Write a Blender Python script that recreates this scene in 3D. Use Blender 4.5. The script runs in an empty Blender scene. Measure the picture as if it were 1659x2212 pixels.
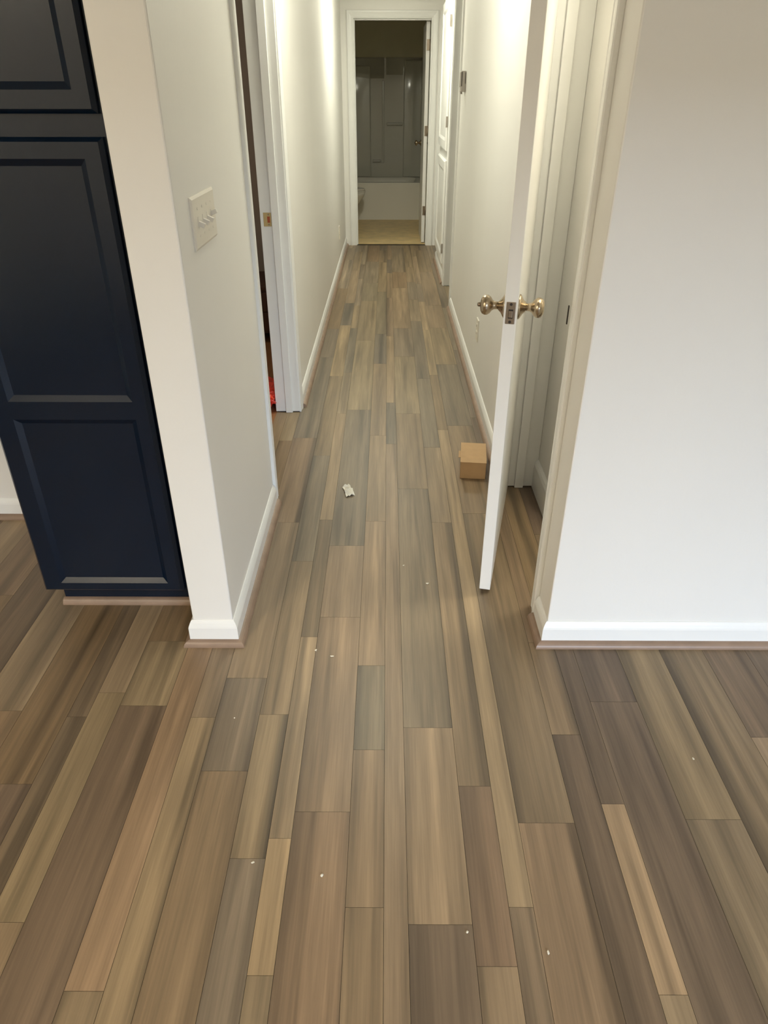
import bpy, bmesh, math, random
from mathutils import Vector, Matrix
random.seed(7)
S = bpy.context.scene
C = S.collection

# ------------------------------------------------------------------ camera
CAM_H = 1.41
PITCH, YAW, ROLL = 0.538492, 0.0040828, 0.0010518
cam_d = bpy.data.cameras.new('camera'); cam = bpy.data.objects.new('camera', cam_d); C.objects.link(cam)
cam_d.sensor_fit = 'VERTICAL'; cam_d.sensor_height = 24.0; cam_d.lens = 24.0*1505.95/2212.0
cam_d.clip_start = 0.02
def cam_axes():
    cp, sp = math.cos(PITCH), math.sin(PITCH)
    F = Vector((0, cp, -sp)); U = Vector((0, sp, cp)); X = Vector((1, 0, 0))
    c, s = math.cos(ROLL), math.sin(ROLL)
    X2 = c*X+s*U; U2 = -s*X+c*U
    Rz = Matrix.Rotation(YAW, 3, 'Z')
    return Rz@X2, Rz@U2, Rz@F
ax, au, af = cam_axes()
m = Matrix((ax, au, -af)).transposed().to_4x4(); m.translation = (0, 0, CAM_H)
cam.matrix_world = m
S.camera = cam
S.view_settings.view_transform = 'Standard'; S.view_settings.look = 'None'
S.view_settings.gamma = 1.0; S.view_settings.use_curve_mapping = False
S.view_settings.exposure = 0.06

# ------------------------------------------------------------------ light
W = bpy.data.worlds.new('world'); S.world = W; W.use_nodes = True
bgn = W.node_tree.nodes['Background']; bgn.inputs[0].default_value = (0.80, 0.90, 1.0, 1); bgn.inputs[1].default_value = 1.0
def area(name, loc, rot, sx, sy, power, col, spread=180, shape='RECTANGLE'):
    d = bpy.data.lights.new(name, 'AREA'); d.shape = shape; d.size = sx
    if shape in ('RECTANGLE', 'ELLIPSE'): d.size_y = sy
    d.energy = power; d.color = col; d.spread = math.radians(spread)
    o = bpy.data.objects.new(name, d); C.objects.link(o); o.location = loc; o.rotation_euler = rot
    return o
# bright open sky low over the garden, seen through the patio window in the wall behind the camera
area('window_daylight', (2.3, -6.2, 2.55), (math.radians(82), 0, math.radians(16)), 4.6, 2.0, 840, (0.68, 0.81, 1.0), 150)

# ------------------------------------------------------------------ helpers
def lin(r, g, b):
    f = lambda c: (c/255/12.92) if c/255 <= .04045 else ((c/255+.055)/1.055)**2.4
    return (f(r), f(g), f(b), 1)
def obj(name, bm, mat, parent=None, loc=None, bevel=0, smooth=False, rot=None):
    bmesh.ops.recalc_face_normals(bm, faces=bm.faces[:])
    me = bpy.data.meshes.new(name); bm.to_mesh(me); bm.free()
    o = bpy.data.objects.new(name, me); C.objects.link(o)
    if mat: me.materials.append(mat)
    if parent: o.parent = parent
    if loc is not None: o.location = loc
    if rot is not None: o.rotation_euler = rot
    if smooth:
        for p in me.polygons: p.use_smooth = True
    if bevel:
        b = o.modifiers.new('bevel', 'BEVEL'); b.width = bevel; b.segments = 2; b.limit_method = 'ANGLE'; b.angle_limit = math.radians(40)
    return o
def box(bm, x0, x1, y0, y1, z0, z1):
    v = [bm.verts.new((x, y, z)) for x in (x0, x1) for y in (y0, y1) for z in (z0, z1)]
    for f in ((0,1,3,2), (4,6,7,5), (0,4,5,1), (2,3,7,6), (0,2,6,4), (1,5,7,3)): bm.faces.new([v[i] for i in f])
    return bm
def boxes(*bs):
    bm = bmesh.new()
    for b in bs: box(bm, *b)
    return bm
def lathe(bm, prof, axis='Z', seg=28, M=None, cap=True):
    rings = []
    for r, h in prof:
        ring = []
        for i in range(seg):
            a = 2*math.pi*i/seg
            p = Vector((r*math.cos(a), r*math.sin(a), h))
            if axis == 'X': p = Vector((p.z, p.x, p.y))
            if axis == 'Y': p = Vector((p.x, p.z, p.y))
            if M: p = M@p
            ring.append(bm.verts.new(p))
        rings.append(ring)
    for a, b in zip(rings, rings[1:]):
        for i in range(seg):
            bm.faces.new((a[i], a[(i+1) % seg], b[(i+1) % seg], b[i]))
    if cap:
        bm.faces.new(rings[0]); bm.faces.new(rings[-1])
    return bm
def sweep(poly, prof):
    """extrude profile (d,z) along an XY polyline, d measured to its right-hand side, mitred"""
    bm = bmesh.new(); P = [Vector(p) for p in poly]; n = len(P); rings = []
    for i in range(n):
        ds = []
        if i > 0: ds.append((P[i]-P[i-1]).normalized())
        if i < n-1: ds.append((P[i+1]-P[i]).normalized())
        ns = [Vector((d.y, -d.x)) for d in ds]
        q = sum(ns, Vector((0, 0))).normalized(); k = 1/max(.3, q.dot(ns[0]))
        rings.append([bm.verts.new((P[i].x+q.x*k*d, P[i].y+q.y*k*d, z)) for d, z in prof])
    for a, b in zip(rings, rings[1:]):
        for j in range(len(prof)):
            k = (j+1) % len(prof); bm.faces.new((a[j], a[k], b[k], b[j]))
    bm.faces.new(rings[0]); bm.faces.new(rings[-1])
    return bm
def struct(o, label=None):
    o['kind'] = 'structure'
    if label: o['label'] = label
    return o
def tag(o, label, cat, group=None):
    o['label'] = label; o['category'] = cat
    if group: o['group'] = group
    return o
def thing(name, label, cat, loc=(0, 0, 0), rz=0, group=None):
    o = bpy.data.objects.new(name, None); C.objects.link(o); o.location = loc; o.rotation_euler = (0, 0, rz); o.empty_display_size = .05
    return tag(o, label, cat, group)
def sroot(name, loc=(0, 0, 0), rz=0, label=None):
    o = bpy.data.objects.new(name, None); C.objects.link(o); o.location = loc; o.rotation_euler = (0, 0, rz); o.empty_display_size = .05
    return struct(o, label)

# ------------------------------------------------------------------ materials
def mat(name, col, rough=.5, metal=0, spec=.5, noise=None, bump=None, emit=None):
    """noise=(scale, amount, (sx,sy,sz)); bump=(scale, strength, (sx,sy,sz))"""
    M = bpy.data.materials.new(name); M.use_nodes = True; N = M.node_tree; b = N.nodes['Principled BSDF']
    b.inputs['Base Color'].default_value = col; b.inputs['Roughness'].default_value = rough
    b.inputs['Metallic'].default_value = metal; b.inputs['Specular IOR Level'].default_value = spec
    if emit:
        b.inputs['Emission Color'].default_value = emit[0]; b.inputs['Emission Strength'].default_value = emit[1]
    def nz(scale, vec, detail=4):
        tc = N.nodes.new('ShaderNodeTexCoord'); mp = N.nodes.new('ShaderNodeMapping'); mp.inputs['Scale'].default_value = vec
        t = N.nodes.new('ShaderNodeTexNoise'); t.inputs['Scale'].default_value = scale; t.inputs['Detail'].default_value = detail
        N.links.new(tc.outputs['Object'], mp.inputs[0]); N.links.new(mp.outputs[0], t.inputs['Vector']); return t
    if noise:
        t = nz(noise[0], noise[2]); r = N.nodes.new('ShaderNodeMapRange')
        r.inputs['From Min'].default_value = .3; r.inputs['From Max'].default_value = .7
        r.inputs['To Min'].default_value = 1-noise[1]; r.inputs['To Max'].default_value = 1+noise[1]
        mx = N.nodes.new('ShaderNodeVectorMath'); mx.operation = 'SCALE'; mx.inputs[0].default_value = col[:3]
        N.links.new(t.outputs['Fac'], r.inputs['Value']); N.links.new(r.outputs[0], mx.inputs['Scale']); N.links.new(mx.outputs[0], b.inputs['Base Color'])
    if bump:
        t = nz(bump[0], bump[2]); bp = N.nodes.new('ShaderNodeBump'); bp.inputs['Strength'].default_value = bump[1]; bp.inputs['Distance'].default_value = .002
        N.links.new(t.outputs['Fac'], bp.inputs['Height']); N.links.new(bp.outputs[0], b.inputs['Normal'])
    return M
PAINT = mat('wall_paint', lin(238, 236, 230), .42, noise=(3, .012, (1, 1, .3)), bump=(90, .12, (1, 1, 1)))
CEIL = mat('ceiling_paint', lin(232, 230, 224), .8, bump=(60, .2, (1, 1, 1)))
TRIM = mat('trim_paint', lin(240, 240, 236), .30, noise=(8, .008, (1, 1, 1)), bump=(40, .03, (1, 1, .1)))
DOORP = mat('door_paint', lin(234, 232, 226), .33, noise=(5, .01, (1, 1, .2)), bump=(50, .04, (1, 1, .15)))
NAVY = mat('navy_paint', (0.0008, 0.0070, 0.0200, 1), .25, spec=.40, noise=(12, .06, (1, 1, 1)), bump=(120, .04, (1, 1, .2)))
NICKEL = mat('brushed_nickel', lin(178, 162, 138), .27, metal=1, noise=(30, .05, (1, 1, 6)))
STEEL = mat('latch_steel', lin(150, 136, 120), .4, metal=1, noise=(40, .06, (1, 1, 1)))
BRASS = mat('brass_plate', lin(190, 168, 120), .4, metal=.6, noise=(30, .06, (1, 1, 1)))
DARK = mat('dark_recess', lin(45, 36, 30), .7, noise=(20, .1, (1, 1, 1)))
RAWWOOD = mat('raw_wood_hole', lin(170, 85, 55), .8, noise=(30, .15, (1, 1, 4)))
PLAST = mat('white_plastic', lin(232, 226, 212), .35, noise=(10, .01, (1, 1, 1)))
GREYP = mat('grey_plastic', lin(168, 160, 150), .45, noise=(14, .02, (1, 1, 1)))
SHOE = mat('shoe_moulding_wood', lin(146, 123, 104), .42, noise=(14, .13, (1, 1, 1)), bump=(60, .1, (1, 1, 1)))
CARD = mat('kraft_cardboard', lin(184, 152, 112), .75, noise=(25, .05, (1, 1, 1)), bump=(80, .08, (1, 8, 1)))
PAPER = mat('paper_white', lin(235, 230, 215), .6, noise=(30, .04, (1, 1, 1)))
CHIP = mat('plaster_chip', lin(225, 218, 200), .7, noise=(60, .06, (1, 1, 1)))
REDB = mat('red_plastic', lin(232, 78, 58), .3, noise=(30, .2, (1, 1, 1)))
ACRYL = mat('glossy_acrylic', lin(205, 203, 190), .075, spec=.55, noise=(3, .02, (1, 1, 1)))
TUBM = mat('tub_enamel', lin(236, 232, 220), .16, noise=(4, .015, (1, 1, 1)))
VINYL = mat('tan_vinyl', lin(222, 196, 142), .45, noise=(9, .12, (1, 1, 1)), bump=(70, .1, (1, 1, 1)))
BATHW = mat('bath_wall_paint', lin(222, 216, 186), .6, noise=(4, .02, (1, 1, 1)))
ROOMW = mat('bedroom_wall_paint', lin(150, 138, 124), .7, noise=(4, .03, (1, 1, 1)))
ROOMF = mat('bedroom_floor_wood', lin(150, 105, 68), .5, noise=(6, .15, (12, 1, 1)))
DWOOD = mat('dark_stained_wood', lin(70, 42, 28), .4, noise=(6, .2, (10, 1, 1)))
GLASS = mat('lamp_glass', lin(250, 246, 225), .4, noise=(5, .01, (1, 1, 1)), emit=((1, .93, .74, 1), 6))
GAPSHADE = mat('gap_shade', lin(24, 20, 18), .6, noise=(30, .1, (1, 1, 1)))  # near-black colour for the shaded gap at the threshold

# plank material: board colour comes from the board's own print (corner attribute) times streaky grain
def plank_mat():
    M = bpy.data.materials.new('plank_wood'); M.use_nodes = True; N = M.node_tree; L = N.links.new; b = N.nodes['Principled BSDF']
    at = N.nodes.new('ShaderNodeAttribute'); at.attribute_name = 'print'
    geo = N.nodes.new('ShaderNodeNewGeometry'); oi = N.nodes.new('ShaderNodeObjectInfo')
    off = N.nodes.new('ShaderNodeVectorMath'); off.operation = 'MULTIPLY_ADD'
    off.inputs[1].default_value = (1, 1, 1)
    cmb = N.nodes.new('ShaderNodeCombineXYZ'); mul = N.nodes.new('ShaderNodeMath'); mul.operation = 'MULTIPLY'; mul.inputs[1].default_value = 37.0
    L(oi.outputs['Random'], mul.inputs[0]); L(mul.outputs[0], cmb.inputs[0]); L(mul.outputs[0], cmb.inputs[1])
    L(geo.outputs['Position'], off.inputs[0]); L(cmb.outputs[0], off.inputs[2])
    def nz(sx, sy, detail, lo, hi, a, dist=0):
        mp = N.nodes.new('ShaderNodeMapping'); mp.inputs['Scale'].default_value = (sx, sy, 1)
        t = N.nodes.new('ShaderNodeTexNoise'); t.inputs['Scale'].default_value = 1; t.inputs['Detail'].default_value = detail; t.inputs['Distortion'].default_value = dist
        r = N.nodes.new('ShaderNodeMapRange'); r.inputs['From Min'].default_value = lo; r.inputs['From Max'].default_value = hi
        r.inputs['To Min'].default_value = 1-a; r.inputs['To Max'].default_value = 1+a
        L(off.outputs[0], mp.inputs[0]); L(mp.outputs[0], t.inputs['Vector']); L(t.outputs['Fac'], r.inputs['Value']); return r.outputs[0], t.outputs['Fac']
    g1, f1 = nz(240, 7, 4, .3, .7, .10)
    g2, f2 = nz(52, 1.5, 3, .3, .7, .13, .4)
    g3, f3 = nz(14, 2.0, 2, .3, .7, .09)
    m1 = N.nodes.new('ShaderNodeMath'); m1.operation = 'MULTIPLY'; L(g1, m1.inputs[0]); L(g2, m1.inputs[1])
    m2a = N.nodes.new('ShaderNodeMath'); m2a.operation = 'MULTIPLY'; L(m1.outputs[0], m2a.inputs[0]); L(g3, m2a.inputs[1])
    # long soft dark figure streaks printed in the wood
    _, f4 = nz(26, .85, 2, .3, .7, .1, .25)
    st = N.nodes.new('ShaderNodeMapRange'); st.interpolation_type = 'SMOOTHSTEP'
    st.inputs['From Min'].default_value = .30; st.inputs['From Max'].default_value = .47; st.inputs['To Min'].default_value = .70; st.inputs['To Max'].default_value = 1.0
    L(f4, st.inputs['Value'])
    _, f5 = nz(34, 1.3, 3, .3, .7, .1, .3)
    pl = N.nodes.new('ShaderNodeMapRange'); pl.interpolation_type = 'SMOOTHSTEP'
    pl.inputs['From Min'].default_value = .56; pl.inputs['From Max'].default_value = .70; pl.inputs['To Min'].default_value = 1.0; pl.inputs['To Max'].default_value = 1.20
    L(f5, pl.inputs['Value'])
    m3 = N.nodes.new('ShaderNodeMath'); m3.operation = 'MULTIPLY'; L(st.outputs[0], m3.inputs[0]); L(pl.outputs[0], m3.inputs[1])
    m2 = N.nodes.new('ShaderNodeMath'); m2.operation = 'MULTIPLY'; L(m2a.outputs[0], m2.inputs[0]); L(m3.outputs[0], m2.inputs[1])
    sc = N.nodes.new('ShaderNodeVectorMath'); sc.operation = 'SCALE'
    L(at.outputs['Color'], sc.inputs[0]); L(m2.outputs[0], sc.inputs['Scale']); L(sc.outputs[0], b.inputs['Base Color'])
    b.inputs['Roughness'].default_value = .42; b.inputs['Specular IOR Level'].default_value = .45
    bp = N.nodes.new('ShaderNodeBump'); bp.inputs['Strength'].default_value = .12; bp.inputs['Distance'].default_value = .001
    L(f1, bp.inputs['Height']); L(bp.outputs[0], b.inputs['Normal'])
    return M
PLANK = plank_mat()

# ------------------------------------------------------------------ key measures
ZC = 2.44                       # ceiling
XL, XLB = -.452, -.5705         # left hall wall faces
XR, XRN, XRB = .488, .475, .605 # right hall wall (far / near block) and its back face
YW = 1.60                       # wall ends facing the camera
YE = 8.07                       # end wall
LD0, LD1, DH = 2.497, 3.369, 2.05   # left doorway clear opening
CD0, CD1 = 1.785, 2.570         # closet door opening
RD0, RD1 = 5.50, 6.165          # second right doorway
KB = 2.32                       # kitchen back wall face
J = .018                        # jamb board thickness

# ------------------------------------------------------------------ room shell
struct(obj('floor', boxes((-3, 2.7, -2.7, YE+.02, -.08, -.004)), mat('subfloor', lin(70, 56, 42), .7, noise=(6, .1, (8, 1, 1)))))
fl_obj = bpy.data.objects['floor']
struct(obj('ceiling', boxes((-3.1, 2.8, -2.8, 11, ZC, ZC+.08)), CEIL))
struct(obj('wall_left', boxes((XLB, XL, YW, LD0-J, 0, ZC), (XLB, XL, LD1+J, YE, 0, ZC), (XLB, XL, LD0-J, LD1+J, DH+J, ZC)), PAINT, bevel=.004))
struct(obj('wall_right', boxes((XRN, 2.6, YW, YW+.12, 0, ZC), (XRN, XRB, YW+.12, CD0-J, 0, ZC), (XRN, XRB, CD0-J, CD1+J, DH+J, ZC)), PAINT, bevel=.004), 'white wall at the right facing the camera beside the hall')
struct(obj('wall_right_hall', boxes((XR, XRB, CD1+J, RD0-J, 0, ZC), (XR, XRB, RD0-J, RD1+J, DH+J, ZC), (XR, XRB, RD1+J, 6.27, 0, ZC), (XR, XRB, 7.24, 7.30, 0, ZC),
       (XR, XRB, 6.27, 7.24, 0, .10), (XR, XRB, 6.27, 7.24, 2.12, ZC), (.55, .66, 7.30, YE, 0, ZC), (.605, .66, 7.20, 7.31, 0, ZC)), PAINT, bevel=.003))
struct(obj('wall_end', boxes((XLB, -.347, YE, YE+.11, 0, ZC), (.433, .66, YE, YE+.11, 0, ZC), (-.347, .433, YE, YE+.11, 2.055, ZC)), PAINT))
struct(obj('wall_kitchen', boxes((-2.6, XLB, KB, KB+.1, 0, ZC)), PAINT))
struct(obj('wall_niche', boxes((.625, 1.80, 2.30, 2.80, 0, ZC), (1.80, 1.88, YW+.12, 2.80, 0, ZC), (XRB, .625, 2.70, 2.80, 0, ZC)), PAINT))
struct(obj('wall_side_room', boxes((XRB, 1.6, 5.3, 5.4, 0, ZC), (XRB, 1.6, 6.24, 6.27, 0, ZC), (1.5, 1.6, 5.4, 6.24, 0, ZC)), ROOMW))
struct(obj('wall_bedroom', boxes((-3, XLB, 5.0, 5.1, 0, ZC), (-3.1, -3, KB+.1, 5.1, 0, ZC)), ROOMW))
struct(obj('floor_bedroom', boxes((-3, XLB, KB+.1, 5.0, -.004, -.001)), ROOMF))
# room behind the camera: window in the back wall lets the daylight in
WX0, WX1, WZ0, WZ1 = .65, 2.5, .22, 1.56
struct(obj('wall_back', boxes((-2.6, WX0, -2.6, -2.48, 0, ZC), (WX1, 2.6, -2.6, -2.48, 0, ZC), (WX0, WX1, -2.6, -2.48, 0, WZ0), (WX0, WX1, -2.6, -2.48, WZ1, ZC)), PAINT))
struct(obj('wall_room_left', boxes((-2.7, -2.6, -2.6, KB+.1, 0, ZC)), PAINT))
struct(obj('wall_room_right', boxes((2.6, 2.7, -2.6, YW+.12, 0, ZC)), PAINT))
win = sroot('window_1', (0, -2.54, 0))
obj('window_frame', boxes((WX0, WX0+.05, -.04, .04, WZ0, WZ1), (WX1-.05, WX1, -.04, .04, WZ0, WZ1), (WX0, WX1, -.04, .04, WZ0, WZ0+.05), (WX0, WX1, -.04, .04, WZ1-.05, WZ1), ((WX0+WX1)/2-.03, (WX0+WX1)/2+.03, -.03, .03, WZ0, WZ1)), TRIM, win)

# ------------------------------------------------------------------ baseboards and shoe mouldings
def base_prof(z0=.0, h=.083, t=.013):
    return [(0, z0), (t, z0), (t, h-.024), (t-.0015, h-.018), (t-.005, h-.009), (.004, h-.002), (.002, h), (0, h)]
def shoe_prof(t=.013, r=.018):
    pts = [(t, 0), (t+r, 0)]
    for i in range(1, 6):
        a = math.pi/2*i/5; pts.append((t+r*math.cos(a), r*1.05*math.sin(a)))
    return pts
runs = {
 'left': [(XLB, 1.685), (XLB, YW), (XL, YW), (XL, LD0-.067)],
 'left_hall': [(XL, LD1+.067), (XL, YE)],
 'right': [(XRN, CD0-.067), (XRN, YW), (2.6, YW)],
 'right_hall': [(XR, RD0-.067), (XR, CD1+.067)],
 'right_end': [(XR, 7.30), (XR, RD1+.067)],
 'kitchen': [(-2.6, KB), (-1.06, KB)],
}
n = 1
for k, pl in runs.items():
    struct(obj('baseboard_'+k, sweep(pl, base_prof()), TRIM))
    struct(obj('trim_%d' % n, sweep(pl, shoe_prof()), SHOE, smooth=False), 'brown wood shoe moulding along the foot of the baseboard'); n += 1
struct(obj('baseboard_niche', sweep([(.625, 2.69), (.625, 2.30), (1.80, 2.30)], base_prof(0, .128, .016)), TRIM))

# ------------------------------------------------------------------ door linings and casings
def casing_run(poly_pts, axis, face, out, name, w=.058, t=.014):
    """U-shaped casing: legs + head on a wall face.  axis 'Y' = wall runs along Y at X=face, 'X' = wall along X at Y=face"""
    a0, a1, head = poly_pts; bm = bmesh.new(); r = .005
    prof = [(0, 0), (0, t*.55), (w*.10, t*.70), (w*.22, t*.62), (w*.55, t*.80), (w*.72, t*1.0), (w*.90, t*1.0), (w, t*.80), (w, 0)]
    def P(a, z, d): return (face+out*d, a, z) if axis == 'Y' else (a, face+out*d, z)
    rings = []
    for (aa, zz, da, dz) in ((a0-r, 0, -1, 0), (a0-r, head+r, -1, 1), (a1+r, head+r, 1, 1), (a1+r, 0, 1, 0)):
        rings.append([bm.verts.new(P(aa+da*q, zz+dz*q, d)) for q, d in prof])
    for A, B in zip(rings, rings[1:]):
        for j in range(len(prof)):
            k = (j+1) % len(prof); bm.faces.new((A[j], A[k], B[k], B[j]))
    bm.faces.new(rings[0]); bm.faces.new(rings[-1])
    return struct(obj(name, bm, TRIM))

# left doorway
casing_run((LD0, LD1, DH), 'Y', XL, 1, 'trim_%d' % n); n += 1
struct(obj('trim_%d' % n, boxes((XLB-.002, XL+.002, LD1, LD1+J, .004, DH+J), (XLB-.002, XL+.002, LD0-J, LD0, .004, DH+J), (XLB-.002, XL+.002, LD0, LD1, DH, DH+J),
       (-.520, -.486, LD1-.011, LD1, .001, DH), (-.520, -.486, LD0, LD0+.011, .001, DH), (-.520, -.486, LD0+.011, LD1-.011, DH-.011, DH)), TRIM, bevel=.0015)); n += 1
# closet doorway
casing_run((CD0, CD1, DH), 'Y', XRN, -1, 'trim_%d' % n); n += 1
struct(obj('trim_%d' % n, boxes((XRN-.002, .6245, CD1, CD1+J, .004, DH+J), (XRN-.002, XRB+.006, CD0-J, CD0, .004, DH+J), (XRN-.002, XRB+.006, CD0, CD1, DH, DH+J),
       (.535, .570, CD1-.011, CD1, .001, DH), (.535, .570, CD0, CD0+.011, .001, DH)), TRIM, bevel=.0015)); n += 1
# second right doorway
casing_run((RD0, RD1, DH), 'Y', XR, -1, 'trim_%d' % n); n += 1
struct(obj('trim_%d' % n, boxes((XR-.002, XRB+.006, RD1, RD1+J, .002, DH+J), (XR-.002, XRB+.006, RD0-J, RD0, .002, DH+J), (XR-.002, XRB+.006, RD0, RD1, DH, DH+J),
       (.535, .570, RD1-.011, RD1, .001, DH)), TRIM, bevel=.0015)); n += 1
# bathroom doorway
casing_run((-.329, .415, 2.037), 'X', YE, -1, 'trim_%d' % n, w=.062); n += 1
struct(obj('trim_%d' % n, boxes((-.347, -.329, YE-.002, YE+.112, .002, 2.055), (.415, .433, YE-.002, YE+.112, .002, 2.055), (-.329, .415, YE-.002, YE+.112, 2.037, 2.055),
       (-.329, -.318, YE+.03, YE+.06, .002, 2.037), (-.318, .415, YE+.03, YE+.06, 2.026, 2.037)), TRIM, bevel=.0015)); n += 1
struct(obj('trim_%d' % n, boxes((-.329, .415, YE, YE+.072, -.004, -.0015)), GAPSHADE), 'dark strip drawn for the shaded gap at the bathroom threshold'); n += 1  # black strip stands in for the shade at the vinyl edge
# strip of trim at the right end of the hall, beside the bathroom casing
struct(obj('trim_%d' % n, boxes((.500, .549, YE-.012, YE, 0, 2.10)), TRIM, bevel=.002)); n += 1

# strike plates
sp = thing('strike_plate', 'brass strike plate with raw wood hole on the left doorway jamb', 'strike plate', (-.5405, LD1, .930))
bm = bmesh.new()
box(bm, -.0175, .0175, -.0016, 0, -.029, .029); obj('plate', bm, BRASS, sp, bevel=.0012)
obj('latch_hole', boxes((.000, .012, -.0022, -.0012, -.013, .013)), RAWWOOD, sp)
for z in (-.021, .021):
    obj('screw', lathe(bmesh.new(), [(.0035, -.0026), (.0038, -.0012)], 'Y', 12, Matrix.Translation((.006, 0, z))), STEEL, sp)
sp2 = thing('strike_plate', 'dark strike plate lip on the near closet jamb beside the door knob', 'strike plate', (XRN-.005, CD0+.0005, .93))
obj('plate', boxes((-.002, .028, -.002, .0012, -.03, .03)), STEEL, sp2, bevel=.001)
obj('lip', boxes((-.0105, -.0075, -.0012, .004, -.024, .024)), DARK, sp2, bevel=.001)

# ------------------------------------------------------------------ floor planks
TONE0 = {'p': (158, 136, 106), 'P': (176, 150, 116), 'm': (138, 118, 92), 'M': (146, 128, 100), 'd': (104, 88, 70), 'D': (88, 74, 60),
        'g': (126, 114, 94), 'G': (112, 102, 88), 'r': (146, 120, 94), 'o': (126, 104, 74), 'R': (134, 110, 86)}
MEAN = (136, 117, 92)
TONE = {k: tuple(MEAN[i]+(v[i]-MEAN[i])*(.60 if i < 2 else .55) for i in range(3)) for k, v in TONE0.items()}
FLOOR_GAIN = .97
plank_n = [0]
def board(x0, x1, y0, y1, tone, marks='', seed=None):
    """one floor board: a micro-bevelled slab whose printed colour varies over a small grid.
    marks: l/L dark left streak, r/R dark right streak, k knot, w pale streak"""
    if x1-x0 < .004 or y1-y0 < .01: return
    rnd = random.Random((seed if seed is not None else plank_n[0])*131+int((x0+9)*1000)+int(y0*977))
    g = .0004; w = x1-x0; full = w > .1
    if full: us = [0, .12+.06*rnd.random(), .30+.10*rnd.random(), .52+.1*rnd.random(), .76+.08*rnd.random(), .9, 1]
    else: us = [0, .2+.1*rnd.random(), .55+.15*rnd.random(), .86, 1]
    nseg = max(1, min(5, int((y1-y0)/.22)))
    base = [c*FLOOR_GAIN for c in TONE[tone]]
    nc = len(us)-1
    def rv(a): return rnd.uniform(-a, a)
    coff = [rv(.05) for _ in range(nc+1)]
    tail = [[rv(.06) for _ in range(nc+1)] for _ in range(nseg+1)]
    hue = (1+rv(.012), 1, 1+rv(.02))
    if 'l' in marks: coff[0] -= .20; coff[1] -= .08
    if 'L' in marks: coff[0] -= .30; coff[1] -= .20
    if 'r' in marks: coff[-1] -= .20; coff[-2] -= .10
    if 'R' in marks: coff[-1] -= .28; coff[-2] -= .24
    if 'w' in marks: coff[nc//2] += .13
    if 'c' in marks: coff[nc//2] -= .16
    vs, fs, cols = [], [], []
    for j in range(nseg+1):
        for u in us:
            xx = x0+g+(w-2*g)*u; yy = y0+g+(y1-y0-2*g)*j/nseg
            vs.append((xx, yy, 0.0))
    NX = len(us)
    for j in range(nseg):
        for i in range(nc):
            fs.append((j*NX+i, j*NX+i+1, (j+1)*NX+i+1, (j+1)*NX+i))
            cc = []
            for (jj, ii) in ((j, i), (j, i+1), (j+1, i+1), (j+1, i)):
                k = 1+coff[ii]+tail[jj][ii]
                cc.append(lin(*[max(20, base[q]*hue[q]*k) for q in range(3)]))
            cols += cc
    # bevelled skirt
    ring = [i for i in range(NX)]+[j*NX+NX-1 for j in range(1, nseg+1)]+[nseg*NX+i for i in range(NX-2, -1, -1)]+[j*NX for j in range(nseg-1, 0, -1)]
    low = []
    for i in ring:
        x, y, z = vs[i]
        xo = x+(g if i % NX == NX-1 else (-g if i % NX == 0 else 0)); yo = y+(g if i//NX == nseg else (-g if i//NX == 0 else 0))
        low.append(len(vs)); vs.append((xo, yo, -.0035))
    dk = lin(*[c*.72 for c in base])
    for a in range(len(ring)):
        b2 = (a+1) % len(ring)
        fs.append((ring[a], low[a], low[b2], ring[b2])); cols += [dk]*4
    cx, cy = (x0+x1)/2, (y0+y1)/2
    me = bpy.data.meshes.new('plank'); me.from_pydata([(x-cx, y-cy, z) for x, y, z in vs], [], fs)
    at = me.color_attributes.new('print', 'FLOAT_COLOR', 'CORNER')
    at.data.foreach_set('color', [c for q in cols for c in q])
    me.materials.append(PLANK); me.update()
    o = bpy.data.objects.new('plank', me); C.objects.link(o); o.location = (cx, cy, 0); o.parent = fl_obj
    plank_n[0] += 1
s_ = lambda k: .046+.127*k
YN = -.35
def strip(x0, x1, joints, spec, y1, y0=YN, tones='mmgpdMrG', auto=True):
    """joints ascending; spec one entry per board from near to far, further boards drawn at random"""
    js = [y0]+[j for j in joints if y0 < j < y1]
    rnd = random.Random(int((x0+5)*7919))
    spec = list(spec)
    # drop spec entries of joints below y0
    while js[-1] < y1-.05:
        nx = js[-1]+rnd.choice((.62, .78, .92, 1.05, 1.2)) if len(js) >= len(spec) or len(js) > len(joints) else None
        if nx is None: break
        if nx > y1-.12: break
        js.append(nx)
    js.append(y1)
    for i in range(len(js)-1):
        if i < len(spec): t = spec[i]
        else: t = rnd.choice(tones)+rnd.choice(('', '', '', 'l', 'r', 'w', 'c'))
        board(x0, x1, js[i], js[i+1], t[0], t[1:])
HT = 'mmgGpMmgo'
# hall columns
strip(-.449, s_(-3), [1.13, 1.445, 2.28, 3.05], ['ow', 'Gl', 'mw', 'mR', 'Gc', 'Gl'], YE, tones=HT)
strip(s_(-3), -.258, [.904, 1.311, 2.02, 2.86], ['Gw', 'pR', 'pl', 'gl', 'Ml', 'P'], YE, tones=HT)
strip(-.258, s_(-2), [.672, .952, 1.62, 2.30, 3.35], ['m', 'P', 'pw', 'ml', 'p', 'M'], YE, tones=HT)
strip(s_(-2), s_(-1), [1.019, 1.714, 2.12, 3.4], ['rLr', 'mlw', 'mw', 'gr', 'M', 'M'], YE, tones=HT)
strip(s_(-1), -.003, [.80, 1.196, 1.497, 2.29, 3.08], ['m', 'mw', 'gl', 'mw', 'p', 'm'], YE, tones=HT)
strip(-.003, s_(0), [2.986, 3.5], ['p', 'G', 'p'], YE, tones=HT)
strip(s_(0), s_(1), [.767, 1.268, 2.55, 3.35], ['dl', 'plw', 'gr', 'm', 'M'], YE, tones=HT)
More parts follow.
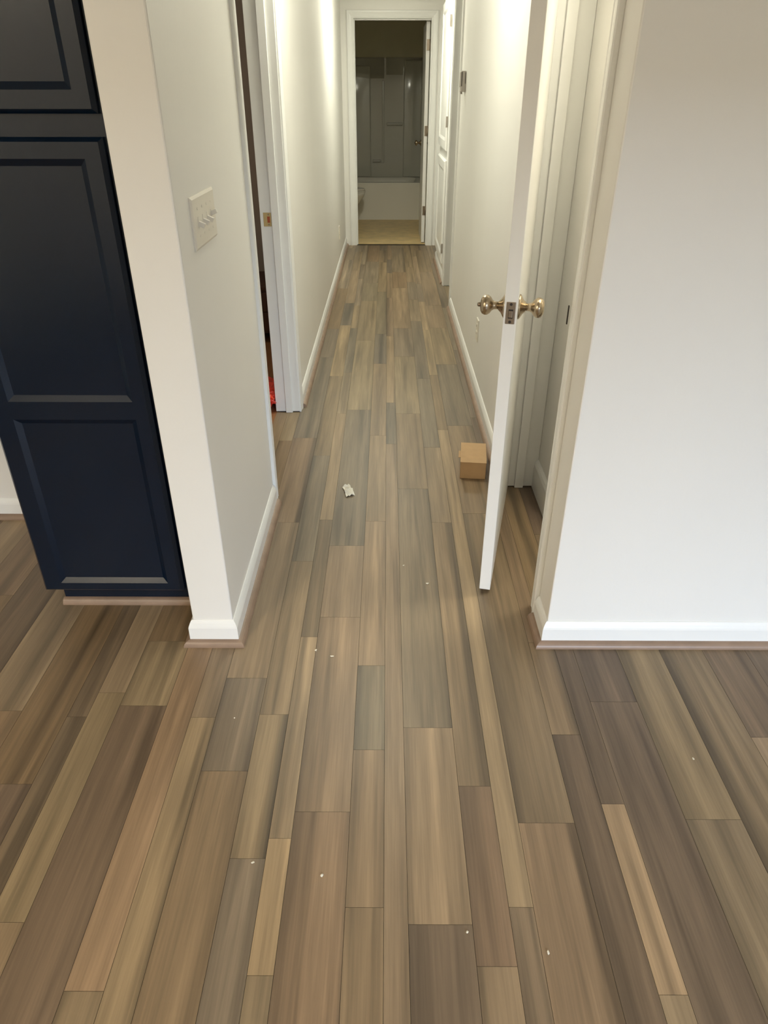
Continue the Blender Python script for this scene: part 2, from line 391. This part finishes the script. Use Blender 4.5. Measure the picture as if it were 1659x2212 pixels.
strip(s_(1), .250, [.69, 1.09, 2.282, 2.95], ['pl', 'rL', 'mR', 'pl', 'g'], YE, tones=HT)
strip(.250, s_(2), [.802, 3.15], ['ml', 'pw', 'm', 'p'], YE, tones=HT)
strip(s_(2), s_(3), [.993, 2.35, 3.2], ['rR', 'ml', 'mr', 'G', 'm'], YE, tones=HT)
# column that runs along the right hall wall: near part full, hall part cut at the wall
strip(s_(3), .500, [1.247], ['dl', 'mr'], YW-.002)
strip(.500, s_(4), [.643, 1.043], ['p', 'P', 'd'], YW-.002)
strip(s_(3), XRN-.001, [2.5, 3.3], ['mc', 'd', 'G'], CD1, y0=YW-.002, tones=HT)
strip(s_(3), XR-.001, [3.3, 4.4], ['d', 'G', 'g'], YE, y0=CD1, tones=HT)
strip(XR-.001, .548, [7.9], ['G'], YE, y0=7.302)
# right of the hall
strip(s_(4), s_(5), [1.361], ['dw', 'dr'], YW-.002)
strip(s_(5), s_(6), [1.004], ['Ml', 'pl'], YW-.002)
strip(s_(6), s_(7), [.55], ['dL', 'mL'], YW-.002)
strip(s_(7), s_(8), [1.241], ['p', 'dw'], YW-.002)
for k, sp_ in ((8, ['m', 'dw']), (9, ['d', 'ml']), (10, ['m', 'p']), (11, ['g', 'm']), (12, ['d', 'm'])):
    strip(s_(k), s_(k+1), [.5+.3*((k*7) % 3)], sp_, YW-.002)
# left of the hall
strip(s_(-5), -.515, [.644], ['ml', 'rw'], YW-.002)
strip(-.515, -.449, [.5, 1.3], ['mr', 'pr', 'mr'], YW-.002)
strip(s_(-6), s_(-5), [.42], ['o', 'dw'], YW-.002)
for k, sp_, js in ((-7, None, None), (-8, ['dr', 'oc'], [1.09]), (-9, ['ml', 'ow'], [.7]), (-10, ['d', 'dr'], [1.4]), (-11, ['m', 'o'], [.9]), (-12, ['d', 'm'], [1.3]), (-13, ['o', 'd'], [1.0]), (-14, ['m', 'd'], [1.5]), (-15, ['d', 'o'], [1.2])):
    if k == -7:
        strip(s_(-7), -.790, [1.3], ['d', 'do'], KB-.002); strip(-.790, s_(-6), [.767], ['m', 'p'], KB-.002)
    else: strip(s_(k), s_(k+1), js, sp_, KB-.002)
strip(s_(-6), -.5715, [], ['o'], KB-.002, y0=YW-.002)
# thresholds of the side doorways
board(XLB, -.512, LD0-.03, LD1, 'm'); board(-.512, -.449, LD0, LD1-.35, 'o', 'l'); board(-.512, -.449, LD1-.35, LD1, 'M')
board(XRN-.001, .554, YW+.17, CD1+.12, 'o', 'c'); board(.554, .624, YW+.17, 2.2, 'd'); board(.624, .75, YW+.12, 2.28, 'm'); board(.554, .624, 2.2, CD1+.12, 'D')
board(XR-.001, .554, RD0, RD1, 'g'); board(.554, .64, RD0, RD1, 'm')

# ------------------------------------------------------------------ doors
def knob_set(parent, x_front, x_back, y, z, thumb=True):
    """passage knob through a door whose faces are at local x_front (-) and x_back (+)"""
    for sgn, xf in ((-1, x_front), (1, x_back)):
        T = Matrix.Translation((xf, y, z)) @ Matrix.Diagonal((sgn, 1, 1, 1))
        k = obj('door_knob', lathe(bmesh.new(), [(.010, .018), (.0105, .030), (.014, .036), (.0215, .041), (.0262, .048), (.0265, .055), (.0235, .062), (.016, .0665), (.008, .068)], 'X', 28, T), NICKEL, parent, smooth=True)
        obj('rosette', lathe(bmesh.new(), [(.0325, 0), (.0325, .003), (.028, .006), (.018, .012), (.0135, .017), (.0105, .020)], 'X', 28, T), NICKEL, k, smooth=True)
        if sgn < 0 and thumb:
            obj('privacy_button', lathe(bmesh.new(), [(.006, .066), (.006, .073), (.0045, .076)], 'X', 16, T), STEEL, k, smooth=True)
def hinge(parent, x, y, z, h=.089, w=.030, axis='x'):
    hg = obj('hinge', boxes((x, x+w, y-.0018, y+.0004, z-h/2, z+h/2)), NICKEL, parent, bevel=.001)
    return hg
# closet door standing ajar; local y runs from hinge (0) to free edge (-), local +x = closet side face
DW = .735
ang = math.atan2(.166, .721)
d1 = sroot('door_1', (.506, 2.556, 0), -ang, 'plain white closet door standing ajar at the right')
obj('leaf', boxes((-.035, 0, -DW, 0, .013, 2.035)), DOORP, d1, bevel=.0015)
knob_set(d1, -.035, 0, -DW+.060, .922)
lt = obj('latch_plate', boxes((-.0295, -.0045, -DW-.0016, -DW+.002, .890, .948)), STEEL, d1, bevel=.004)
obj('latch_bolt', boxes((-.022, -.011, -DW-.008, -DW-.001, .908, .926)), STEEL, lt, bevel=.002)
obj('bolt_slot', boxes((-.0225, -.0105, -DW-.0022, -DW-.0015, .905, .929)), DARK, lt)
for z in (.896, .942):
    obj('screw', lathe(bmesh.new(), [(.0036, -.0026), (.0040, -.0012)], 'Y', 12, Matrix.Translation((-.017, -DW, z))), DARK, lt)
for z in (.25, 1.02, 1.82):
    obj('hinge', boxes((-.0365, -.0345, -.034, 0, z-.045, z+.045)), NICKEL, d1)
# bathroom door swung into the bathroom against its right wall
d2 = sroot('door_2', (.4105, YE+.118, 0), 0, 'white bathroom door opened into the dark bathroom')
obj('leaf', boxes((-.037, -.002, 0, .70, .012, 2.025)), DOORP, d2, bevel=.0015)
knob_set(d2, -.037, -.002, .64, .955)
for z in (.336, 1.096, 1.835):
    obj('hinge', boxes((-.030, .001, -.0030, .001, z-.046, z+.046)), STEEL, d2, bevel=.0015)
    obj('hinge_knuckle', lathe(bmesh.new(), [(.006, -.046), (.006, .046)], 'Z', 14, Matrix.Translation((.0005, -.007, z))), STEEL, d2, smooth=True)

# ------------------------------------------------------------------ pantry cabinet (navy)
def panel_door(bm, x0, x1, z0, z1, y, t, panels, rail, bev=.011, dep=.0085):
    """framed door facing -y at plane y, with recessed flat panels; panels = [(xa,xb,za,zb)] openings"""
    def quad(a, b, c, d): bm.faces.new([bm.verts.new(p) for p in (a, b, c, d)])
    e = .009   # eased outer edge
    xs = sorted({x0+e, x1-e, *[p[0] for p in panels], *[p[1] for p in panels]}); zs = sorted({z0+e, z1-e, *[p[2] for p in panels], *[p[3] for p in panels]})
    for xa, xb in zip(xs, xs[1:]):
        for za, zb in zip(zs, zs[1:]):
            mx, mz = (xa+xb)/2, (za+zb)/2
            if any(p[0] < mx < p[1] and p[2] < mz < p[3] for p in panels): continue
            quad((xa, y, za), (xb, y, za), (xb, y, zb), (xa, y, zb))
    for xa, xb, za, zb in panels:
        o = [(xa, y, za), (xb, y, za), (xb, y, zb), (xa, y, zb)]
        i = [(xa+bev, y+dep, za+bev), (xb-bev, y+dep, za+bev), (xb-bev, y+dep, zb-bev), (xa+bev, y+dep, zb-bev)]
        for q in range(4): quad(o[q], o[(q+1) % 4], i[(q+1) % 4], i[q])
        quad(*i)
    o = [(x0+e, y, z0+e), (x1-e, y, z0+e), (x1-e, y, z1-e), (x0+e, y, z1-e)]
    i = [(x0, y+.010, z0), (x1, y+.010, z0), (x1, y+.010, z1), (x0, y+.010, z1)]
    b = [(p[0], y+t, p[2]) for p in i]
    for q in range(4): quad(o[q], i[q], i[(q+1) % 4], o[(q+1) % 4]); quad(i[q], b[q], b[(q+1) % 4], i[(q+1) % 4])
    quad(*b)
    bmesh.ops.remove_doubles(bm, verts=bm.verts[:], dist=1e-5)
    return bm
CX0, CX1, CF = -1.052, -.5735, 1.727      # carcass; CF = face frame front, doors 2 cm proud
cab = thing('pantry_cabinet', 'tall navy blue pantry cabinet with panelled doors beside the left wall', 'cabinet')
obj('carcass', boxes((CX0, CX1, CF+.019, KB-.014, .100, 2.20)), NAVY, cab)
obj('face_frame', boxes((CX0, CX0+.045, CF, CF+.019, .100, 2.20), (CX1-.045, CX1, CF, CF+.019, .100, 2.20), (CX0+.045, CX1-.045, CF, CF+.019, 1.30, 1.40), (CX0+.045, CX1-.045, CF, CF+.019, .100, .135), (CX0+.045, CX1-.045, CF, CF+.019, 2.13, 2.20)), NAVY, cab)
obj('toe_kick', boxes((-1.035, CX1, 1.789, 1.803, 0, .100)), NAVY, cab)
obj('shoe_strip', sweep([(-1.040, 1.789), (CX1, 1.789)], shoe_prof(0, .019)), SHOE, cab)['label'] = 'brown wood strip under the toe kick'
DX0, DX1 = -1.048, -.620
dl = obj('door', panel_door(bmesh.new(), DX0, DX1, .102, 1.332, CF-.020, .019, [(-.990, -.664, .722, 1.290), (-.990, -.664, .135, .672)], .05, bev=.015, dep=.010), NAVY, cab)
du = obj('door', panel_door(bmesh.new(), DX0, DX1, 1.376, 2.160, CF-.020, .019, [(-.990, -.664, 1.420, 2.105)], .05, bev=.015, dep=.010), NAVY, cab)

# ------------------------------------------------------------------ built-in linen cabinet at the far right of the hall
lc = thing('linen_cabinet', 'white built-in linen cabinet with two panelled doors at the far right of the hall', 'cabinet', (XR, 6.755, 0))
LY = .485
obj('frame', boxes((-.006, .012, -LY, -LY+.06, .100, 2.12), (-.006, .012, LY-.06, LY, .100, 2.12), (-.006, .012, -LY+.06, LY-.06, .94, 1.04), (-.006, .012, -LY+.06, LY-.06, .10, .17), (-.006, .012, -LY+.06, LY-.06, 2.05, 2.12), (.012, .117, -LY, LY, .1, 2.12)), TRIM, lc, bevel=.002)
def lin_door(z0, z1):
    bm = panel_door(bmesh.new(), -.44, .44, z0, z1, 0, .018, [(-.37, .37, z0+.07, z1-.07)], .06, bev=.02, dep=.009)
    bmesh.ops.rotate(bm, verts=bm.verts[:], cent=(0, 0, 0), matrix=Matrix.Rotation(-math.pi/2, 3, 'Z'))
    bmesh.ops.translate(bm, verts=bm.verts[:], vec=(-.026, 0, 0))
    return obj('door', bm, TRIM, lc)
for (z0, z1, hz) in ((.155, .955, (.28,)), (1.025, 2.07, (1.231, 1.889))):
    dd = lin_door(z0, z1)
    for z in hz: obj('hinge', boxes((-.028, -.012, -.4445, -.4385, z-.038, z+.038)), GREYP, dd)

# ------------------------------------------------------------------ wall fittings
sw = thing('light_switch', 'white four toggle light switch plate on the left wall end', 'light switch', (XL, 1.833, 1.152))
bm = bmesh.new(); hw, hh, t = .1165, .0585, .0065
a = [(0, -hw, -hh), (0, hw, -hh), (0, hw, hh), (0, -hw, hh)]; b = [(.003, y, z) for _, y, z in a]; c2 = [(t, y*(1-.006/hw), z*(1-.006/hh)) for _, y, z in a]
va = [[bm.verts.new(p) for p in r] for r in (a, b, c2)]
for p, q in zip(va, va[1:]):
    for i in range(4): bm.faces.new((p[i], p[(i+1) % 4], q[(i+1) % 4], q[i]))
bm.faces.new(va[0]); bm.faces.new(va[2]); obj('plate', bm, PLAST, sw)
for i in range(4):
    y = -.069+.046*i; up = 1 if i == 3 else -1
    bz = obj('toggle_bezel', boxes((t-.001, t+.0012, y-.0055, y+.0055, -.0125, .0125)), PLAST, sw)
    bm = bmesh.new(); box(bm, -.002, .015, -.0042, .0042, -.0055, .0055)
    bmesh.ops.rotate(bm, verts=bm.verts[:], cent=(0, 0, 0), matrix=Matrix.Rotation(math.radians(-24*up), 3, 'Y')); bmesh.ops.translate(bm, verts=bm.verts[:], vec=(t, y, up*.002))
    obj('toggle', bm, PLAST, sw, bevel=.0012)
    for z in (-.030, .030):
        obj('screw', lathe(bmesh.new(), [(.0032, t-.001), (.0030, t+.0010)], 'X', 10, Matrix.Translation((0, y, z))), PLAST, sw)
th = thing('thermostat', 'small grey thermostat box on the right hall wall', 'thermostat', (XR, 5.16, 1.486))
obj('body', boxes((-.030, 0, -.043, .043, -.056, .056)), GREYP, th, bevel=.004)
obj('side_dark_line', boxes((-.0285, -.0235, -.0440, -.040, -.026, .050)), DARK, th)  # dark line near the front edge of the box
obj('side_dark_line', boxes((-.0055, -.0025, -.0440, -.040, -.012, .048)), DARK, th)  # dark line painted in as the shadow along the wall
obj('front_cover', boxes((-.034, -.029, -.034, .034, -.030, .050)), GREYP, th, bevel=.002)
obj('lever', boxes((-.027, -.015, .010, .022, -.068, -.055)), GREYP, th, bevel=.001)
def outlet(loc, sgn, label):
    o = thing('wall_outlet', label, 'outlet', loc)
    x = lambda a, b: (min(sgn*a, sgn*b), max(sgn*a, sgn*b))
    obj('plate', boxes((*x(0, .006), -.036, .036, -.058, .058)), PLAST, o, bevel=.002)
    for z in (-.020, .020):
        r = obj('receptacle', boxes((*x(.0055, .008), -.017, .017, z-.014, z+.014)), PLAST, o, bevel=.003)
        for yy in (-.006, .006): obj('slot', boxes((*x(.0078, .0084), yy-.001, yy+.001, z-.003, z+.006)), DARK, r)
outlet((XR, 3.72, .33), -1, 'white outlet plate low on the right hall wall behind the door')
outlet((XL, 6.93, .31), 1, 'white outlet plate low on the left hall wall near the end')

# ------------------------------------------------------------------ bathroom
BX0, BX1, BY1 = -1.06, .48, 10.66
struct(obj('floor_bathroom', boxes((BX0, BX1, YE+.072, BY1, -.06, .003)), VINYL))
struct(obj('wall_bathroom', boxes((BX0-.08, BX0, YE+.11, BY1+.08, 0, ZC), (BX1, BX1+.08, YE+.11, BY1+.08, 0, ZC), (BX0, BX1, BY1, BY1+.08, 0, ZC), (BX0, XLB, YE+.03, YE+.11, 0, ZC)), BATHW))
tub = thing('bathtub', 'white bathtub across the back of the dark bathroom', 'bathtub', ((BX0+BX1)/2, 10.26, 0))
tw = (BX1-BX0)/2-.004; y0, y1, th_ = -.38, .385, .445
bm = bmesh.new()
def loop(pts): return [bm.verts.new(p) for p in pts]
def rrect(hx, ya, yb, r, z, seg=5):
    out = []
    for cx, cy, a0 in ((hx-r, yb-r, 0), (-hx+r, yb-r, 90), (-hx+r, ya+r, 180), (hx-r, ya+r, 270)):
        for i in range(seg+1):
            a = math.radians(a0+90*i/seg); out.append((cx+r*math.cos(a), cy+r*math.sin(a), z))
    return out
L = [loop(rrect(tw, y0, y1, .006, 0)), loop(rrect(tw, y0, y1, .008, th_-.012)), loop(rrect(tw-.003, y0+.006, y1-.003, .010, th_)),
     loop(rrect(tw-.09, y0+.085, y1-.06, .10, th_)), loop(rrect(tw-.11, y0+.10, y1-.075, .11, th_-.03)), loop(rrect(tw-.16, y0+.14, y1-.11, .13, .12)), loop(rrect(tw-.24, y0+.19, y1-.17, .12, .075))]
for p, q in zip(L, L[1:]):
    for i in range(len(p)): bm.faces.new((p[i], p[(i+1) % len(p)], q[(i+1) % len(q)], q[i]))
bm.faces.new(L[-1]); bm.faces.new(L[0])
obj('tub_shell', bm, TUBM, tub, bevel=0)
su = thing('tub_surround', 'glossy moulded acrylic surround above the bathtub', 'tub surround', ((BX0+BX1)/2, BY1, 0))
hx = (BX1-BX0)/2
zt, zb = 1.83, th_+.002
# back panel with raised side columns, a centre seam groove and moulded ledges
def back_panel(x0, x1, z_start, tilt):
    pr = [(-.003, zb), (-.020, zb), (-.020, z_start)]; y = -.020; k = 14; dz = (zt-z_start)/k
    for i in range(k):
        y += math.tan(math.radians(tilt)*(i+.5)/k)*dz; pr.append((min(y, -.0045), z_start+dz*(i+1)))
    pr.append((-.003, zt))
    bm = bmesh.new(); A = [bm.verts.new((x0, p, z)) for p, z in pr]; B = [bm.verts.new((x1, p, z)) for p, z in pr]
    for i in range(len(pr)):
        j = (i+1) % len(pr); f = bm.faces.new((A[i], A[j], B[j], B[i])); f.smooth = 2 <= i < len(pr)-2
    bm.faces.new(A); bm.faces.new(B)
    return obj('back_panel', bm, ACRYL, su)
back_panel(-hx+.004, .243, 1.60, 6.0)
back_panel(.268, hx-.004, 1.64, 6.0)
obj('panel_seam', boxes((.243, .268, -.010, -.003, zb, zt-.01)), ACRYL, su)
def soft(name, b, r):
    o = obj(name, boxes(b), ACRYL, su, bevel=r, smooth=True); o.modifiers['bevel'].segments = 5
    return o
soft('corner_column', (-hx+.02, .065, -.050, -.016, zb, zt-.09), .022)
soft('moulded_rib', (.215, .243, -.030, -.016, .62, 1.58), .008)
soft('corner_column', (.50, hx-.03, -.045, -.016, zb, zt-.03), .020)
soft('ledge', (.275, .49, -.065, -.014, 1.07, 1.10), .012)
soft('ledge', (.085, .20, -.060, -.014, .63, .66), .012)
obj('side_panel', boxes((hx-.022, hx-.004, -.76, -.022, zb, zt)), ACRYL, su, bevel=.005)
obj('side_panel', boxes((-hx+.004, -hx+.022, -.76, -.022, zb, zt)), ACRYL, su, bevel=.005)
# toilet facing +x from the bathroom's left wall
to = thing('toilet', 'white toilet bowl and seat beside the tub, mostly hidden by the door casing', 'toilet', (BX0+.045, 9.55, 0))
bm = bmesh.new()
def oval(cx, rx, ry, z, seg=28, egg=.0): return [bm.verts.new((cx+rx*math.cos(2*math.pi*i/seg), ry*math.sin(2*math.pi*i/seg)*(1-egg*math.cos(2*math.pi*i/seg)), z)) for i in range(seg)]
L = [oval(.36, .235, .115, 0), oval(.36, .225, .105, .03), oval(.38, .20, .10, .12), oval(.42, .22, .13, .22, egg=.1), oval(.47, .255, .175, .33, egg=.12), oval(.475, .262, .182, .375, egg=.12), oval(.475, .20, .13, .376, egg=.12), oval(.46, .12, .08, .25)]
for p, q in zip(L, L[1:]):
    for i in range(28): bm.faces.new((p[i], p[(i+1) % 28], q[(i+1) % 28], q[i]))
bm.faces.new(L[0]); bm.faces.new(L[-1])
obj('bowl', bm, TUBM, to, smooth=True)
def slab(cx, rx, ry, z0, z1, egg):
    global bm
    bm = bmesh.new(); A = oval(cx, rx, ry, z0, egg=egg); B = oval(cx, rx, ry, z1-.004, egg=egg); D = oval(cx, rx-.006, ry-.006, z1, egg=egg)
    for p, q in ((A, B), (B, D)):
        for i in range(28): bm.faces.new((p[i], p[(i+1) % 28], q[(i+1) % 28], q[i]))
    bm.faces.new(A); bm.faces.new(D); return bm
obj('seat', slab(.475, .264, .186, .378, .394, .12), TUBM, to)
obj('seat_lid', slab(.470, .262, .185, .397, .415, .12), TUBM, to)
tk = obj('tank', boxes((-.02, .17, -.22, .22, .38, .74)), TUBM, to, bevel=.02)
obj('tank_lid', boxes((-.028, .18, -.23, .23, .741, .775)), TUBM, to, bevel=.01)
obj('flush_lever', boxes((.17, .185, -.19, -.10, .67, .685)), NICKEL, tk, bevel=.004)

# ------------------------------------------------------------------ small things on the floor
bx = thing('cardboard_box', 'small plain brown cardboard box on the hall floor by the ajar door', 'box', (.378, 2.738, 0), math.radians(-6))
w2, d2_, h2, t2 = .054, .098, .076, .0016
obj('body', boxes((-w2, w2, -d2_, -d2_+t2, 0, h2), (-w2, w2, d2_-t2, d2_, 0, h2), (-w2, -w2+t2, -d2_, d2_, 0, h2), (w2-t2, w2, -d2_, d2_, 0, h2), (-w2, w2, -d2_, d2_, 0, t2)), CARD, bx)
bm = bmesh.new()
rows = []
for j in range(7):
    v = j/6
    rows.append([bm.verts.new((-w2-.001+(2*w2+.002)*i/4, d2_+.001-(2*d2_+.004)*v, h2+.0005+.006*math.sin(math.pi*v)*(1-.5*i/4)+(.002 if j == 6 else 0))) for i in range(5)])
for a, b in zip(rows, rows[1:]):
    for i in range(4): bm.faces.new((a[i], a[i+1], b[i+1], b[i]))
lid = obj('lid_flap', bm, CARD, bx); sm = lid.modifiers.new('thick', 'SOLIDIFY'); sm.thickness = .0018
obj('dust_flap', boxes((-w2-.010, -w2+.001, -.03, .035, h2-.012, h2-.010)), CARD, bx, rot=(0, 0, 0))

ps = thing('paper_scrap', 'crumpled white paper scrap on the hall floor', 'paper', (-.158, 2.525, 0), .35)
bm = bmesh.new(); rr = random.Random(3); rows = []
for j in range(7):
    rows.append([bm.verts.new((-.017+.034*i/4+.010*(j/6-.5)+rr.uniform(-.003, .003), -.045+.09*j/6+rr.uniform(-.004, .004), .002+(.012 if (i+j) % 2 else .001)*rr.uniform(.5, 1))) for i in range(5)])
for a, b in zip(rows, rows[1:]):
    for i in range(4): bm.faces.new((a[i], a[i+1], b[i+1], b[i]))
sheet = obj('sheet', bm, PAPER, ps); sm = sheet.modifiers.new('thick', 'SOLIDIFY'); sm.thickness = .0006

def chip(x, y, size, label, el=1.0, rz=0):
    rr = random.Random(int(x*1000)+int(y*3000)); bm = bmesh.new()
    bmesh.ops.create_icosphere(bm, subdivisions=1, radius=size)
    for v in bm.verts:
        v.co *= rr.uniform(.65, 1.15); v.co.x *= el; v.co.z *= .55
    zmin = min(v.co.z for v in bm.verts); bmesh.ops.translate(bm, verts=bm.verts[:], vec=(0, 0, -zmin))
    tag(obj('plaster_chip', bm, CHIP, None, loc=(x, y, 0), rot=(0, 0, rz)), label, 'debris', 'plaster crumbs on the floor')
CHIPS = []   # filled below from measured floor positions
for (x, y, s, lab, el, rz) in (
    (-.1334, .8668, .0040, 'largest white plaster crumb on the plank in the lower left centre', 1.3, .5),
    (-.2075, 1.560, .0032, 'white crumb just right of the left wall end, leftmost of two', 1.6, .9),
    (-.158, 1.535, .0028, 'thin white sliver right of the left wall end, rightmost of two', 2.4, .1),
    (-.399, 1.297, .0026, 'tiny white crumb on the dark plank below the left wall end', 1.0, 0),
    (.1387, 1.890, .0040, 'small pale crumb on a plank seam left of the ajar door foot', 1.6, .2),
    (.060, 1.995, .0030, 'faint pale crumb in the middle of the hall floor near the doorway', 1.6, .8),
    (.1610, .752, .0030, 'small white crumb at a plank joint in the lower right centre', 1.0, .3),
    (.3125, .715, .0028, 'small white sliver on the lower right planks', 1.9, 1.5),
    (.762, 1.172, .0030, 'small white crumb on the planks below the right wall', 1.9, 1.5),
    (-.284, .895, .0024, 'tiny white sliver on the lower left planks', 2.2, .3)):
    chip(x, y, s, lab, el, rz)

# crumpled red bag just inside the left doorway
rb = thing('plastic_bag', 'crumpled red plastic bag on the floor inside the left doorway', 'bag', (-.655, 3.47, 0))
bm = bmesh.new(); bmesh.ops.create_icosphere(bm, subdivisions=4, radius=.12); rr = random.Random(5)
for v in bm.verts:
    d = v.co.normalized(); k = 1+.16*math.sin(9*d.x+4*d.z)*math.cos(8*d.y)+.10*math.sin(23*d.y+17*d.z)+rr.uniform(-.04, .04)
    v.co = Vector((d.x*.10*k, d.y*.17*k, d.z*.055*k))
zmin = min(v.co.z for v in bm.verts); bmesh.ops.translate(bm, verts=bm.verts[:], vec=(0, 0, -zmin))
obj('bag_body', bm, REDB, rb)
bm = bmesh.new(); lathe(bm, [(.012, .0), (.020, .03), (.045, .055), (.030, .06)], 'Z', 14, Matrix.Translation((.0, -.05, .085)))
obj('tied_end', bm, REDB, rb)
# dark wooden dresser against the far bedroom wall, seen through the gap
dr = thing('dresser', 'dark brown wooden dresser seen through the narrow gap of the left doorway', 'dresser', (-1.05, 4.76, 0))
obj('body', boxes((-.42, .42, -.20, .23, .06, .34)), DWOOD, dr, bevel=.004)
obj('top', boxes((-.44, .44, -.22, .235, .341, .365)), DWOOD, dr, bevel=.004)
for z in (.08, .205):
    q = obj('drawer', boxes((-.40, .40, -.216, -.2005, z, z+.12)), DWOOD, dr, bevel=.003)
    for x in (-.2, .2): obj('drawer_knob', lathe(bmesh.new(), [(.006, -.216), (.006, -.225), (.014, -.230), (.010, -.238)], 'Y', 14, Matrix.Translation((x, 0, z+.06))), NICKEL, q, smooth=True)
for x in (-.39, .39):
    for y in (-.17, .20): obj('leg', boxes((x-.02, x+.02, y-.02, y+.02, 0, .06)), DWOOD, dr)

# ------------------------------------------------------------------ ceiling lamps (above the frame)
def ceiling_lamp(x, y, power, col, label, r=.15):
    t = thing('ceiling_light', label, 'ceiling light', (x, y, ZC), 0, 'flush ceiling lights')
    obj('base_ring', lathe(bmesh.new(), [(r, 0), (r+.01, -.008), (r+.01, -.03), (r-.004, -.032)], 'Z', 32), TRIM, t, smooth=True)
    obj('glass_dome', lathe(bmesh.new(), [(r-.006, -.032), (r*.93, -.055), (r*.75, -.078), (r*.45, -.092), (r*.1, -.097)], 'Z', 32), GLASS, t, smooth=True)
    a = area('lamp_light', (x, y, ZC-.105), (0, 0, 0), r*2, r*2, power, col, 180, 'DISK')
    a.parent = t; a.location = (0, 0, -.105)
HALLC = (1.0, .99, .84)
ceiling_lamp(-.10, 3.30, 17.5, HALLC, 'flush glass ceiling light in the middle of the hall')
ceiling_lamp(-.04, 6.35, 24, HALLC, 'flush glass ceiling light at the far end of the hall')
ceiling_lamp(.78, 1.98, 16, (1.0, .94, .78), 'added ceiling light inside the closet, a guessed fixture', .10)  # guessed lamp, added to brighten the closet side of the door and jamb
ceiling_lamp(-1.9, 3.9, 5, (1.0, .84, .68), 'added dim fill light in the room behind the left doorway', .14)  # no known fixture; added to lift the dark sliver of this room
ceiling_lamp(.9, .1, 2.5, (1.0, .90, .70), 'added fill light just before the hall', .16)  # invented extra lamp that brightens the wall by the switches
ceiling_lamp(-1.95, -.9, 62, (1.0, .87, .66), 'flush glass ceiling light in the room before the hall', .18)
